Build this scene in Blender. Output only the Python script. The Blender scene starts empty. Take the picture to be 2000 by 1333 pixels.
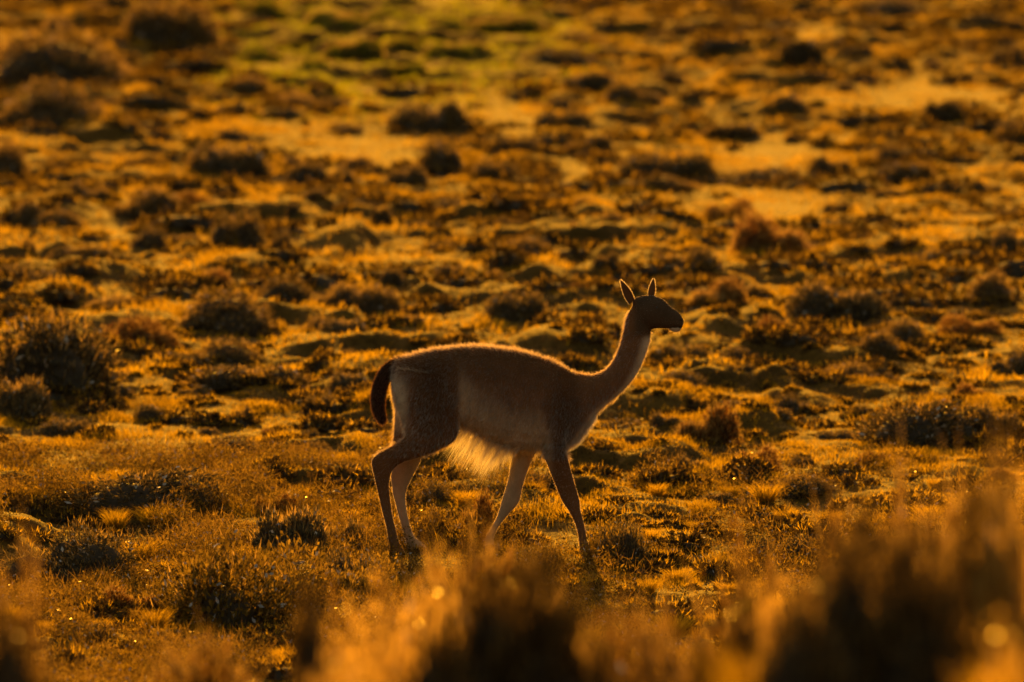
import bpy, math, random
import numpy as np
from mathutils import Vector
R = math.radians
random.seed(7)
RS = np.random.RandomState
sc = bpy.context.scene
col = sc.collection

# ------------------------------------------------------------------ camera
CAM = np.array([0.0, 0.0, 6.0])
ZC = 1.2645                                  # height of the optical axis where it passes the animal (60 m away)
pitch = math.atan((CAM[2] - ZC) / 60.0)
cd = bpy.data.cameras.new('camera')
cam = bpy.data.objects.new('camera', cd)
col.objects.link(cam)
cam.location = CAM
cam.rotation_euler = (R(90) - pitch, 0, 0)
cd.sensor_width = 36
cd.lens = 360
cd.clip_start = 0.5
cd.clip_end = 20000
cd.dof.use_dof = True
cd.dof.focus_distance = 59.3
cd.dof.aperture_fstop = 3.0
sc.camera = cam

# ------------------------------------------------------------------ light
SUN_EL, SUN_AZ = 11.0, -4.0                  # azimuth: degrees to the right of the view axis
w = bpy.data.worlds.new('World')
sc.world = w
w.use_nodes = True
nt = w.node_tree
bg = nt.nodes['Background']
sky = nt.nodes.new('ShaderNodeTexSky')
sky.sky_type = 'NISHITA'
sky.sun_disc = False
sky.sun_elevation = R(SUN_EL)
sky.sun_rotation = R(SUN_AZ)
sky.dust_density = 6.0
sky.air_density = 1.5
tint = nt.nodes.new('ShaderNodeMix')
tint.data_type = 'RGBA'
tint.blend_type = 'MULTIPLY'
tint.inputs['Factor'].default_value = 1.0
tint.inputs['B'].default_value = (1.0, 0.75, 0.50, 1)
nt.links.new(sky.outputs[0], tint.inputs['A'])
nt.links.new(tint.outputs['Result'], bg.inputs['Color'])
bg.inputs['Strength'].default_value = 0.068

ld = bpy.data.lights.new('sun', 'SUN')
ld.energy = 5.0
ld.angle = R(0.5)
ld.color = (1.0, 0.405, 0.015)
sun = bpy.data.objects.new('sun', ld)
col.objects.link(sun)
sdir = Vector((math.sin(R(SUN_AZ)) * math.cos(R(SUN_EL)), math.cos(R(SUN_AZ)) * math.cos(R(SUN_EL)), math.sin(R(SUN_EL))))
sun.rotation_euler = sdir.to_track_quat('Z', 'Y').to_euler()
sun.location = (0, 0, 40)

sc.view_settings.view_transform = 'Standard'
sc.view_settings.look = 'None'
sc.view_settings.gamma = 1
sc.view_settings.exposure = 1.5
sc.render.engine = 'CYCLES'
sc.cycles.max_bounces = 6
sc.cycles.diffuse_bounces = 3
sc.cycles.transmission_bounces = 4
sc.cycles.transparent_max_bounces = 20
sc.cycles.use_denoising = True
sc.cycles.sample_clamp_indirect = 3.0
sc.cycles.sample_clamp_direct = 14.0

# ------------------------------------------------------------------ helpers
def tag(o, label=None, cat=None, group=None, kind=None):
    if label: o['label'] = label
    if cat: o['category'] = cat
    if group: o['group'] = group
    if kind: o['kind'] = kind
    return o

def link(o, parent=None):
    col.objects.link(o)
    if parent: o.parent = parent
    return o

def empty(name, loc=(0, 0, 0)):
    o = bpy.data.objects.new(name, None)
    o.empty_display_size = 0.1
    o.location = loc
    return link(o)

def bulk(name, V, Fs, mats=(), midx=None, smooth=False, colors=None):
    """mesh from a vertex array and a list of face arrays (each array (m, k))"""
    V = np.asarray(V, dtype=np.float32)
    if not isinstance(Fs, (list, tuple)): Fs = [Fs]
    me = bpy.data.meshes.new(name)
    me.vertices.add(len(V))
    me.vertices.foreach_set('co', V.ravel())
    loops = np.concatenate([f.ravel() for f in Fs]).astype(np.int32)
    sizes = np.concatenate([np.full(len(f), f.shape[1]) for f in Fs])
    starts = np.concatenate([[0], np.cumsum(sizes)[:-1]]).astype(np.int32)
    me.loops.add(len(loops))
    me.loops.foreach_set('vertex_index', loops)
    me.polygons.add(len(sizes))
    me.polygons.foreach_set('loop_start', starts)
    if midx is not None:
        me.polygons.foreach_set('material_index', np.asarray(midx, dtype=np.int32))
    if smooth:
        me.polygons.foreach_set('use_smooth', np.ones(len(sizes), dtype=bool))
    me.update(calc_edges=True)
    for m in mats: me.materials.append(m)
    if colors is not None:
        a = me.attributes.new('Col', 'FLOAT_COLOR', 'POINT')
        c = np.ones((len(V), 4), dtype=np.float32)
        c[:, :3] = colors
        a.data.foreach_set('color', c.ravel())
    return me

def lattice(x, y, seed):
    x = np.asarray(x, dtype=np.float64); y = np.asarray(y, dtype=np.float64)
    xi = np.floor(x).astype(np.int64); yi = np.floor(y).astype(np.int64)
    fx = x - xi; fy = y - yi
    fx = fx * fx * (3 - 2 * fx); fy = fy * fy * (3 - 2 * fy)
    def h(a, b):
        n = (a * 374761393 + b * 668265263 + seed * 974711) & 0xffffffff
        n = ((n ^ (n >> 13)) * 1274126177) & 0xffffffff
        return ((n ^ (n >> 16)) & 0xffff) / 65535.0
    return (h(xi, yi) * (1 - fx) + h(xi + 1, yi) * fx) * (1 - fy) + (h(xi, yi + 1) * (1 - fx) + h(xi + 1, yi + 1) * fx) * fy

def fbm(x, y, seed, octv=3):
    s = 0; a = 0.5; t = 0
    for i in range(octv):
        ca, sa = math.cos(i * 1.1 + .3), math.sin(i * 1.1 + .3)
        s = s + a * lattice((x * ca - y * sa) * 2 ** i, (x * sa + y * ca) * 2 ** i, seed + i)
        t += a; a *= 0.5
    return s / t

PD = [-400, 0, 10, 20, 30, 36, 40, 44, 48, 52, 56, 400, 6000]
PH = [4.5, 4.5, 4.3, 3.48, 2.33, 1.62, 1.12, 0.64, 0.25, 0.05, 0.0, 0.0, 0.0]
_d = np.linspace(-400, 400, 4001)
_h = np.interp(_d, PD, PH)
_k = np.ones(21) / 21
_h = np.convolve(np.pad(_h, 10, mode='edge'), _k, mode='valid')

def smooth01(v, a, b):
    t = np.clip((v - a) / (b - a), 0, 1)
    return t * t * (3 - 2 * t)

OPEN = []
def open_ground(x, y):
    v = np.zeros(np.shape(x))
    for ox, oy, rx, ry in OPEN:
        v = np.maximum(v, np.exp(-(((x - ox) / rx) ** 2 + ((y - oy) / ry) ** 2) ** 1.5))
    return v

def ground_smooth(x, y):
    h = np.interp(y, _d, _h)
    far = smooth01(y, 64, 85)
    h = h + far * 0.34 * (fbm(x / 7.0, y / 15.0, 11, 2) - 0.5)
    h = h + smooth01(y, 200, 900) * 6 * (fbm(x / 300.0, y / 300.0, 5, 2) - 0.3)
    return h

def ground(x, y):
    x = np.asarray(x, dtype=float); y = np.asarray(y, dtype=float)
    h = ground_smooth(x, y)
    calm = 1 - 0.75 * np.exp(-((y - 60) / 1.6) ** 2) * np.exp(-(x / 1.6) ** 2)
    wgt = (1 - smooth01(y, 155, 220)) * calm * (1 - .75 * open_ground(x, y))
    xw = x + 0.5 * (fbm(x / 0.8, y / 1.3, 71, 2) - .5); yw = y + 0.9 * (fbm(x / 0.8, y / 1.3, 81, 2) - .5)
    n1 = fbm(xw / 0.75, yw / 1.2, 21, 3)
    n2 = fbm(xw / 0.24, yw / 0.45, 31, 3)
    size = smooth01(fbm(x / 3.0, y / 9.0, 91, 2), 0.3, 0.65)
    h = h + wgt * (0.15 * size * smooth01(n1, 0.44, 0.78) + 0.11 * (n2 - 0.5)
                   + 0.014 * (lattice(x / 0.09, y / 0.12, 41) - .5))
    return h

fwd = np.array([0, math.cos(pitch), -math.sin(pitch)])
upv = np.array([0, math.sin(pitch), math.cos(pitch)])
_t = np.concatenate([np.arange(12, 60, 0.1), np.arange(60, 260, 0.15)])

def on_ground(px, py):
    """where the ground seen at this point of the photograph lies"""
    d = fwd + np.array([1, 0, 0]) * (px - 1000) / 20000 + upv * (666.5 - py) / 20000
    P = CAM + np.outer(_t, d)
    below = np.nonzero(P[:, 2] < ground_smooth(P[:, 0], P[:, 1]) + 0.03)[0]
    return P[below[0]] if len(below) else P[-1]

for _px, _py, _w in ((1800, 185, 260), (1150, 320, 110), (700, 300, 170), (1500, 300, 150), (1480, 400, 160), (300, 860, 160), (1560, 60, 120), (250, 445, 130), (1000, 230, 70)):
    _P = on_ground(_px, _py)
    OPEN.append((_P[0], _P[1], _w * .85 / 20000 * _P[1], 3.5 * _P[1] / 100))

def at_dist(px, dist):
    return (px - 1000) / 20000 * dist, dist

# ------------------------------------------------------------------ materials
def new_mat(name):
    m = bpy.data.materials.new(name)
    m.use_nodes = True
    n = m.node_tree
    n.nodes.clear()
    return m, n, n.nodes, n.links

def ramp(N, stops):
    r = N.new('ShaderNodeValToRGB')
    e = r.color_ramp.elements
    while len(e) < len(stops): e.new(0.5)
    for i, (p, c) in enumerate(stops):
        e[i].position = p
        e[i].color = (c[0], c[1], c[2], 1)
    return r

def leafy(name, c1, c2, trans=0.5, gloss=0.0, rough=0.35, nscale=6.0, tcol=None, gfrac=0.06):
    """thin plant matter: reflects and lets light through"""
    m, n, N, L = new_mat(name)
    out = N.new('ShaderNodeOutputMaterial')
    geo = N.new('ShaderNodeNewGeometry')
    oi = N.new('ShaderNodeObjectInfo')
    tc = N.new('ShaderNodeTexCoord')
    no = N.new('ShaderNodeTexNoise')
    no.inputs['Scale'].default_value = nscale
    L.new(tc.outputs['Object'], no.inputs['Vector'])
    ad = N.new('ShaderNodeMath'); ad.operation = 'MULTIPLY_ADD'
    L.new(geo.outputs['Random Per Island'], ad.inputs[0])
    ad.inputs[1].default_value = 0.5
    ad2 = N.new('ShaderNodeMath'); ad2.operation = 'MULTIPLY'
    L.new(no.outputs['Fac'], ad2.inputs[0]); ad2.inputs[1].default_value = 0.5
    L.new(ad2.outputs[0], ad.inputs[2])
    r = ramp(N, [(0.2, c1), (0.75, c2)])
    L.new(ad.outputs[0], r.inputs[0])
    hs = N.new('ShaderNodeHueSaturation')
    L.new(r.outputs[0], hs.inputs['Color'])
    mr = N.new('ShaderNodeMapRange')
    L.new(oi.outputs['Random'], mr.inputs[0])
    mr.inputs[3].default_value = 0.75; mr.inputs[4].default_value = 1.25
    L.new(mr.outputs[0], hs.inputs['Value'])
    di = N.new('ShaderNodeBsdfDiffuse'); L.new(hs.outputs[0], di.inputs[0])
    tr = N.new('ShaderNodeBsdfTranslucent')
    if tcol:
        mx = N.new('ShaderNodeMix'); mx.data_type = 'RGBA'; mx.blend_type = 'MULTIPLY'
        mx.inputs['Factor'].default_value = 1
        L.new(hs.outputs[0], mx.inputs['A']); mx.inputs['B'].default_value = (*tcol, 1)
        L.new(mx.outputs['Result'], tr.inputs[0])
    else:
        L.new(hs.outputs[0], tr.inputs[0])
    mi = N.new('ShaderNodeMixShader'); mi.inputs[0].default_value = trans
    L.new(di.outputs[0], mi.inputs[1]); L.new(tr.outputs[0], mi.inputs[2])
    last = mi
    if gloss > 0:
        gl = N.new('ShaderNodeBsdfGlossy'); gl.inputs['Roughness'].default_value = rough
        gl.inputs['Color'].default_value = (1, 1, 1, 1)
        m2 = N.new('ShaderNodeMixShader')
        gt = N.new('ShaderNodeMath'); gt.operation = 'LESS_THAN'; gt.inputs[1].default_value = gfrac
        gm_ = N.new('ShaderNodeMath'); gm_.operation = 'MULTIPLY'; gm_.inputs[1].default_value = gloss
        L.new(geo.outputs['Random Per Island'], gt.inputs[0]); L.new(gt.outputs[0], gm_.inputs[0])
        L.new(gm_.outputs[0], m2.inputs[0])
        L.new(mi.outputs[0], m2.inputs[1]); L.new(gl.outputs[0], m2.inputs[2])
        last = m2
    L.new(last.outputs[0], out.inputs[0])
    return m

def solid(name, c1, c2, scale=8.0, rough=0.9):
    m, n, N, L = new_mat(name)
    out = N.new('ShaderNodeOutputMaterial')
    b = N.new('ShaderNodeBsdfPrincipled')
    tc = N.new('ShaderNodeTexCoord')
    no = N.new('ShaderNodeTexNoise'); no.inputs['Scale'].default_value = scale
    no.inputs['Detail'].default_value = 6
    L.new(tc.outputs['Object'], no.inputs['Vector'])
    r = ramp(N, [(0.3, c1), (0.7, c2)])
    L.new(no.outputs['Fac'], r.inputs[0])
    L.new(r.outputs[0], b.inputs['Base Color'])
    b.inputs['Roughness'].default_value = rough
    b.inputs['Specular IOR Level'].default_value = 0.2
    L.new(b.outputs[0], out.inputs[0])
    return m

def attr_mat(name, trans, rough=0.6, gloss=0.0, value=1.0, alpha=1.0):
    m, n, N, L = new_mat(name)
    out = N.new('ShaderNodeOutputMaterial')
    at = N.new('ShaderNodeAttribute'); at.attribute_name = 'Col'
    geo = N.new('ShaderNodeNewGeometry')
    tc = N.new('ShaderNodeTexCoord')
    no = N.new('ShaderNodeTexNoise'); no.inputs['Scale'].default_value = 14; no.inputs['Detail'].default_value = 5
    L.new(tc.outputs['Object'], no.inputs['Vector'])
    mr = N.new('ShaderNodeMapRange')
    L.new(no.outputs['Fac'], mr.inputs[0]); mr.inputs[3].default_value = 0.7 * value; mr.inputs[4].default_value = 1.3 * value
    hs = N.new('ShaderNodeHueSaturation')
    L.new(at.outputs['Color'], hs.inputs['Color']); L.new(mr.outputs[0], hs.inputs['Value'])
    di = N.new('ShaderNodeBsdfDiffuse'); tr = N.new('ShaderNodeBsdfTranslucent')
    L.new(hs.outputs[0], di.inputs[0]); L.new(hs.outputs[0], tr.inputs[0])
    mi = N.new('ShaderNodeMixShader'); mi.inputs[0].default_value = trans
    L.new(di.outputs[0], mi.inputs[1]); L.new(tr.outputs[0], mi.inputs[2])
    last = mi
    if gloss:
        gl = N.new('ShaderNodeBsdfGlossy'); gl.inputs['Roughness'].default_value = rough
        m2 = N.new('ShaderNodeMixShader'); m2.inputs[0].default_value = gloss
        L.new(mi.outputs[0], m2.inputs[1]); L.new(gl.outputs[0], m2.inputs[2]); last = m2
    if alpha < 1:
        tp = N.new('ShaderNodeBsdfTransparent'); m3 = N.new('ShaderNodeMixShader'); m3.inputs[0].default_value = alpha
        L.new(tp.outputs[0], m3.inputs[1]); L.new(last.outputs[0], m3.inputs[2]); last = m3
    L.new(last.outputs[0], out.inputs[0])
    return m

M_GRASS = leafy('dry_grass', (0.29, 0.18, 0.010), (0.59, 0.40, 0.018), 0.62, nscale=0.9)
M_GREENGRASS = leafy('green_grass', (0.22, 0.25, 0.006), (0.40, 0.45, 0.01), 0.55, nscale=0.9)
M_LEAF = leafy('shrub_leaf', (0.06, 0.052, 0.034), (0.14, 0.115, 0.065), 0.35, 0.4, 0.62, gfrac=0.08)
M_LEAFG = leafy('green_shrub_leaf', (0.10, 0.13, 0.01), (0.2, 0.25, 0.02), 0.5)
M_RED = leafy('russet_shrub_leaf', (0.12, 0.055, 0.02), (0.24, 0.11, 0.035), 0.5)
M_GOLDLEAF = leafy('golden_leaf', (0.30, 0.20, 0.05), (0.60, 0.42, 0.12), 0.6, 0.6, 0.3, gfrac=0.04)
M_DARKLEAF = leafy('dark_leaf', (0.04, 0.03, 0.016), (0.10, 0.07, 0.03), 0.22, 0.5, 0.3, gfrac=0.004)
M_GLINT = leafy('glint_leaf', (0.2, 0.15, 0.05), (0.4, 0.3, 0.1), 0.4, 0.5, 0.32, gfrac=1.1)
M_FRONT = leafy('brown_twiggy_leaf', (0.07, 0.04, 0.012), (0.17, 0.10, 0.03), 0.5, 0.7, 0.2, gfrac=0.02)
M_SHINY = leafy('glossy_leaf', (0.015, 0.012, 0.006), (0.30, 0.21, 0.04), 0.5, 0.3, 0.42, gfrac=0.1)
M_BROWN = leafy('brown_grass', (0.15, 0.085, 0.02), (0.40, 0.26, 0.06), 0.6, nscale=0.9)
M_SCRUB = leafy('low_scrub', (0.035, 0.026, 0.014), (0.10, 0.068, 0.03), 0.3, nscale=2)
M_TWIG = leafy('dry_twig', (0.26, 0.17, 0.06), (0.48, 0.34, 0.13), 0.45)
M_STEM = solid('woody_stem', (0.04, 0.026, 0.015), (0.10, 0.065, 0.04), 30)
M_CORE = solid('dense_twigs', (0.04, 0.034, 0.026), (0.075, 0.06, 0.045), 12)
M_FUR = attr_mat('wool', 0.85, 0.45, 0.35, 1.0, 0.6)
M_TAILHAIR = attr_mat('tail_wool', 0.5, 0.5, 0.04, 1.0, 0.8)
M_EAR = attr_mat('ear_skin', 0.12)
M_SKIN = attr_mat('hide', 0.0)
M_STONE = solid('pale_stone', (0.25, 0.2, 0.14), (0.5, 0.42, 0.32), 9)

def ground_mat():
    m, n, N, L = new_mat('steppe_soil')
    out = N.new('ShaderNodeOutputMaterial')
    b = N.new('ShaderNodeBsdfPrincipled')
    tc = N.new('ShaderNodeTexCoord')
    n1 = N.new('ShaderNodeTexNoise'); n1.inputs['Scale'].default_value = 0.55; n1.inputs['Detail'].default_value = 8
    n2 = N.new('ShaderNodeTexNoise'); n2.inputs['Scale'].default_value = 14; n2.inputs['Detail'].default_value = 6
    L.new(tc.outputs['Object'], n1.inputs['Vector']); L.new(tc.outputs['Object'], n2.inputs['Vector'])
    r = ramp(N, [(0.35, (0.045, 0.028, 0.008)), (0.5, (0.085, 0.052, 0.012)), (0.66, (0.15, 0.092, 0.018))])
    ad = N.new('ShaderNodeMath'); ad.operation = 'MULTIPLY_ADD'; ad.inputs[1].default_value = 0.35
    mu = N.new('ShaderNodeMath'); mu.operation = 'MULTIPLY'; mu.inputs[1].default_value = 0.65
    L.new(n1.outputs['Fac'], mu.inputs[0]); L.new(n2.outputs['Fac'], ad.inputs[0]); L.new(mu.outputs[0], ad.inputs[2])
    L.new(ad.outputs[0], r.inputs[0])
    L.new(r.outputs[0], b.inputs['Base Color'])
    b.inputs['Roughness'].default_value = 0.95
    b.inputs['Specular IOR Level'].default_value = 0.055
    b.inputs['Specular Tint'].default_value = (1.0, 0.8, 0.35, 1)
    bp = N.new('ShaderNodeBump'); bp.inputs['Strength'].default_value = 0.6; bp.inputs['Distance'].default_value = 0.03
    L.new(n2.outputs['Fac'], bp.inputs['Height']); L.new(bp.outputs[0], b.inputs['Normal'])
    L.new(b.outputs[0], out.inputs[0])
    return m

# ------------------------------------------------------------------ the ground: one sheet to the horizon
def make_ground():
    ys = np.concatenate([[-3000, -800, -300, -100, -40, -15, -5], np.arange(0, 10, 1.0),
                         np.arange(10, 50, 0.12), np.arange(50, 80, 0.05), np.arange(80, 160, 0.085),
                         160 * (1.035 ** np.arange(0, 85))])
    u = np.linspace(-1, 1, 300)
    ext = np.array([1.05, 1.15, 1.4, 2, 3.2, 6, 12, 25, 60, 120])
    uu = np.concatenate([-ext[::-1], u, ext])
    hw = 0.066 * np.clip(ys, 12, 170) + 1.0
    X = uu[None, :] * hw[:, None]
    Y = np.repeat(ys[:, None], len(uu), 1)
    Z = ground(X, Y)
    edge = np.abs(uu)[None, :] > 1.3
    Z = np.where(edge, ground_smooth(X, Y), Z)
    ny, nx = X.shape
    V = np.stack([X, Y, Z], -1).reshape(-1, 3)
    i = np.arange((ny - 1) * nx).reshape(ny - 1, nx)[:, :-1].ravel()
    F = np.stack([i, i + 1, i + nx + 1, i + nx], 1)
    me = bulk('ground', V, F, [ground_mat()], smooth=True)
    return tag(link(bpy.data.objects.new('ground', me)), kind='structure')
make_ground()

# ------------------------------------------------------------------ grass cover
def blades(P, H, W, rng, lean=0.45, sway=(0, 0)):
    """one bent blade (two quads/tri) per point"""
    n = len(P)
    az = rng.uniform(0, 2 * np.pi, n)
    side = np.stack([np.cos(az), np.sin(az), np.zeros(n)], 1)
    la = rng.uniform(0, 2 * np.pi, n)
    lm = np.abs(rng.normal(0, lean, n))
    lean_v = np.stack([np.cos(la) * lm + sway[0], np.sin(la) * lm + sway[1], np.zeros(n)], 1)
    up = np.array([0, 0, 1.0])
    mid = P + (up * 0.55 + lean_v * 0.35) * H[:, None]
    tip = P + (up * (1 - 0.25 * lm[:, None]) + lean_v) * H[:, None]
    w_ = side * W[:, None] * 0.5
    V = np.stack([P - w_, P + w_, mid + w_ * .8, mid - w_ * .8, tip], 1).reshape(-1, 3)
    b = (np.arange(n) * 5)[:, None]
    return V, [b + np.array([[0, 1, 2, 3]]), b + np.array([[3, 2, 4]])]

def scatter(n, y0, y1, rng, margin=0.6):
    y = rng.uniform(0, 1, n)
    y = np.sqrt(y0 ** 2 + y * (y1 ** 2 - y0 ** 2))
    x = rng.uniform(-1, 1, n) * (0.052 * y + margin)
    return x, y

def in_green(x, y):
    # ellipse near the top of the picture where blades are coloured greener
    cx = -1.45; cy = 121.0
    return ((x - cx) / 2.3) ** 2 + ((y - cy) / 14.0) ** 2

def grass_cover(name, n, y0, y1, hmin, hmax, wid, seed, lean=0.45, mat=None):
    rng = RS(seed)
    x, y = scatter(int(n * 1.5), y0, y1, rng)
    dens = 0.25 + 1.1 * smooth01(fbm(x / 0.5, y / 0.7, 51, 2), 0.35, 0.7)
    sl = (ground(x, y + .12) - ground(x, y - .12)) / .24
    dens = dens * np.where(y < 62, 1 - .6 * smooth01(-x, -.2, 1.2), 1)
    dens = dens * (1 - 0.85 * smooth01(sl, 0.06, 0.28)) * (1 - .8 * smooth01(fbm(x / 0.5, y / 1.1, 131, 3), 0.52, 0.6)) * (1 - .68 * open_ground(x, y))  # blades thin on camera-facing slopes so the shaded faces stay dark
    keep = rng.uniform(0, 1, len(x)) < dens
    x, y = x[keep], y[keep]
    tall = 0.5 + 1.0 * smooth01(fbm(x / 0.35, y / 0.5, 61, 2), 0.4, 0.75)
    H = rng.uniform(hmin, hmax, len(x)) * tall
    W = rng.uniform(0.7, 1.3, len(x)) * wid
    z = ground(x, y)
    P = np.stack([x, y, z - 0.01], 1)
    gm = in_green(x, y) + rng.uniform(-.6, .6, len(x)) < 1.1
    for nm, mt, sel, lab in ((name, mat or M_GRASS, ~gm, None), ('green_grass', M_GREENGRASS, gm, 1)):
        if sel.sum() < 50: continue
        V, F = blades(P[sel], H[sel], W[sel], rng, lean)
        o = link(bpy.data.objects.new(nm, bulk(nm, V, F, [mt])))
        tag(o, 'short grass coloured greener at the top of the picture left of centre' if lab else LAB[name], 'grass', kind='stuff')
def rand_quads(C, L, W, rng, N=None, tiltn=0.6):
    n = len(C)
    u = rng.normal(size=(n, 3)); u /= np.linalg.norm(u, axis=1)[:, None]
    if N is not None:
        u = u * tiltn + N; u /= np.linalg.norm(u, axis=1)[:, None]
    v = np.cross(u, rng.normal(size=(n, 3))); v /= np.linalg.norm(v, axis=1)[:, None]
    V = np.stack([C - u * L[:, None], C + v * W[:, None], C + u * L[:, None], C - v * W[:, None]], 1).reshape(-1, 3)
    F = (np.arange(n) * 4)[:, None] + np.array([[0, 1, 2, 3]])
    return V, F

def mound(x, y):
    xw = x + 0.5 * (fbm(x / 0.8, y / 1.3, 71, 2) - .5); yw = y + 0.9 * (fbm(x / 0.8, y / 1.3, 81, 2) - .5)
    return smooth01(fbm(xw / 0.75, yw / 1.2, 21, 3), 0.5, 0.72), fbm(xw / 0.24, yw / 0.45, 31, 3)

def low_scrub(name, n, y0, y1, leaf, seed, lab):
    rng = RS(seed)
    x, y = scatter(n * 3, y0, y1, rng)
    a, b = mound(x, y)
    patch = smooth01(fbm(x / 0.5, y / 1.1, 131, 3), 0.5, 0.62)
    sl = (ground(x, y + .12) - ground(x, y - .12)) / .24
    p = (0.5 * smooth01(sl, 0.03, 0.25) + 0.75 * patch * (b > .42)) * (1 - open_ground(x, y))  # dark leaves also thicken on camera-facing slopes, their shade put into colour
    k = rng.uniform(0, 1, len(x)) < p * 1.4
    x, y = x[k][:n], y[k][:n]
    m = len(x)
    C = np.stack([x, y, ground(x, y) + rng.uniform(-.005, 1, m) * leaf * 2.2], 1)
    V, F = rand_quads(C, leaf * rng.uniform(.6, 1.5, m), leaf * rng.uniform(.35, .8, m), rng)
    o = link(bpy.data.objects.new(name, bulk(name, V, F, [M_SCRUB])))
    tag(o, lab, 'low scrub', kind='stuff')
LAB = {'steppe_grass': 'sharp short golden dry grass around the feet of the guanaco',
       'far_grass': 'blurred golden dry grass covering the plain beyond the guanaco',
       'near_grass': 'blurred dry grass on the slope in front of the guanaco'}
grass_cover('steppe_grass', 330000, 51, 72, 0.02, 0.062, 0.0055, 1, 0.7)
grass_cover('far_grass', 400000, 72, 150, 0.025, 0.07, 0.012, 2, 0.7)
grass_cover('near_grass', 26000, 34, 51, 0.015, 0.05, 0.006, 3, mat=M_BROWN)
low_scrub('low_scrub', 80000, 51, 76, 0.009, 4, 'sharp mats of tiny dark scrub deepening slope shade between the shrubs near the guanaco')
low_scrub('far_scrub', 65000, 76, 150, 0.018, 5, 'blurred mats of tiny dark scrub deepening slope shade on the plain beyond')

# ------------------------------------------------------------------ shrubs
def dirs(n, rng, zmin=-0.1):
    z = rng.uniform(zmin, 1, n); a = rng.uniform(0, 2 * np.pi, n)
    r = np.sqrt(1 - z * z)
    return np.stack([r * np.cos(a), r * np.sin(a), z], 1)

def lump_fn(seed, nl, spread=0.55):
    rng = RS(seed)
    L = []
    for k in range(nl):
        a = rng.uniform(0, 2 * np.pi); q = rng.uniform(0.12, spread * 1.25)
        s = rng.uniform(0.28, 0.68)
        L.append((np.array([q * math.cos(a), q * math.sin(a), rng.uniform(-.1, 0.12)]), s, rng.uniform(.55, 1.45)))
    return L

def spikes(B, D, Ln, W, rng):
    n = len(B)
    s = np.cross(D, rng.normal(size=(n, 3))); s /= np.linalg.norm(s, axis=1)[:, None] + 1e-9
    V = np.stack([B - s * W[:, None], B + s * W[:, None], B + D * Ln[:, None]], 1).reshape(-1, 3)
    F = (np.arange(n) * 3)[:, None] + np.array([[0, 1, 2]])
    return V, F

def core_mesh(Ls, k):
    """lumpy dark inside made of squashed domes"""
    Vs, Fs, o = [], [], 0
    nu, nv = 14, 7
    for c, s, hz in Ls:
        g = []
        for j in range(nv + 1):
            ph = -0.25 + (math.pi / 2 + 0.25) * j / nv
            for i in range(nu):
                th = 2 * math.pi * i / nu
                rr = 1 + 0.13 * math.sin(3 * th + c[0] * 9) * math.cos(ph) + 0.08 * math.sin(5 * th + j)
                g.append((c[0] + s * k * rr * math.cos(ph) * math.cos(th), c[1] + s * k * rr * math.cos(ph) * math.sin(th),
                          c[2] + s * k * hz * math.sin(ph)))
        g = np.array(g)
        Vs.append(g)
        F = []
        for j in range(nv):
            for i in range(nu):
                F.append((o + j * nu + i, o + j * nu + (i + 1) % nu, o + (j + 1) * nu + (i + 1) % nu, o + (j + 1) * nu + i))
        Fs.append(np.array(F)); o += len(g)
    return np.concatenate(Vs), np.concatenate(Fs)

def cat_parts(parts):
    """parts: list of (V, F, mat index) -> V, [F], midx"""
    Vs, Fs, mi, o = [], [], [], 0
    for V, F, m in parts:
        Vs.append(V); Fs.append(F + o); mi.append(np.full(len(F), m)); o += len(V)
    return np.concatenate(Vs), Fs, np.concatenate(mi)

def norm_dome(V):
    return V

def shrub_proto(seed, nleaf, leaf, nl=5, fringe=900, flen=0.22, kcore=0.8, mat=None, spread=.55, sparse=False):
    rng = RS(seed)
    Ls = lump_fn(seed, nl, spread)
    C, N = [], []
    tot = sum(s * s for _, s, _ in Ls)
    for c, s, hz in Ls:
        n = int(nleaf * s * s / tot)
        d = dirs(n, rng, -0.15)
        bump = 1 + 0.34 * (fbm(d[:, 0] * 3 + c[0] * 7, d[:, 1] * 3 + d[:, 2] * 4, seed, 3) - 0.5) * 2
        r = s * bump * rng.uniform(0.45 if sparse else 0.8, 1.08, n) ** (0.6 if sparse else 1)
        C.append(c + d * r[:, None] * np.array([1, 1, hz])); N.append(d)
    C = np.concatenate(C); N = np.concatenate(N)
    ok = C[:, 2] > -0.05
    C, N = C[ok], N[ok]
    n = len(C)
    V, F = rand_quads(C, leaf * rng.uniform(.6, 1.4, n), leaf * rng.uniform(.3, .6, n), rng, N, 0.9)
    parts = [(V, F, 0)]
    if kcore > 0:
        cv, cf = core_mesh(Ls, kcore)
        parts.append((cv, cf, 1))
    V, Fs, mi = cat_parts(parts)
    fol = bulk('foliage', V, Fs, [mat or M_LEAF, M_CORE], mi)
    # fringe of dry twig tips and, inside, the woody stems
    k = rng.choice(n, fringe)
    D = N[k] * 0.8 + rng.normal(size=(fringe, 3)) * 0.35 + np.array([0, 0, 0.35])
    D /= np.linalg.norm(D, axis=1)[:, None]
    fv, ff = spikes(C[k], D, rng.uniform(.3, 1, fringe) * flen, np.full(fringe, 0.010), rng)
    ns = 140 if sparse else 40
    B = np.zeros((ns, 3)); B[:, :2] = rng.normal(0, 0.3 if sparse else 0.08, (ns, 2))
    T = C[rng.choice(n, ns)] - B
    Ln = np.linalg.norm(T, axis=1)
    sv, sf = spikes(B, T / Ln[:, None], Ln, np.full(ns, 0.012 if sparse else 0.022), rng)
    V, Fs, mi = cat_parts([(fv, ff, 0), (sv, sf, 1)])
    tw = bulk('twigs', V, Fs, [M_TWIG, M_STEM], mi)
    for me in (fol, tw):                      # unit footprint, unit height
        pass
    co = C
    return dict(fol=fol, tw=tw, w=float(np.percentile(np.abs(co[:, 0]), 99)), h=float(np.percentile(co[:, 2], 99.3)))

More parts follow.
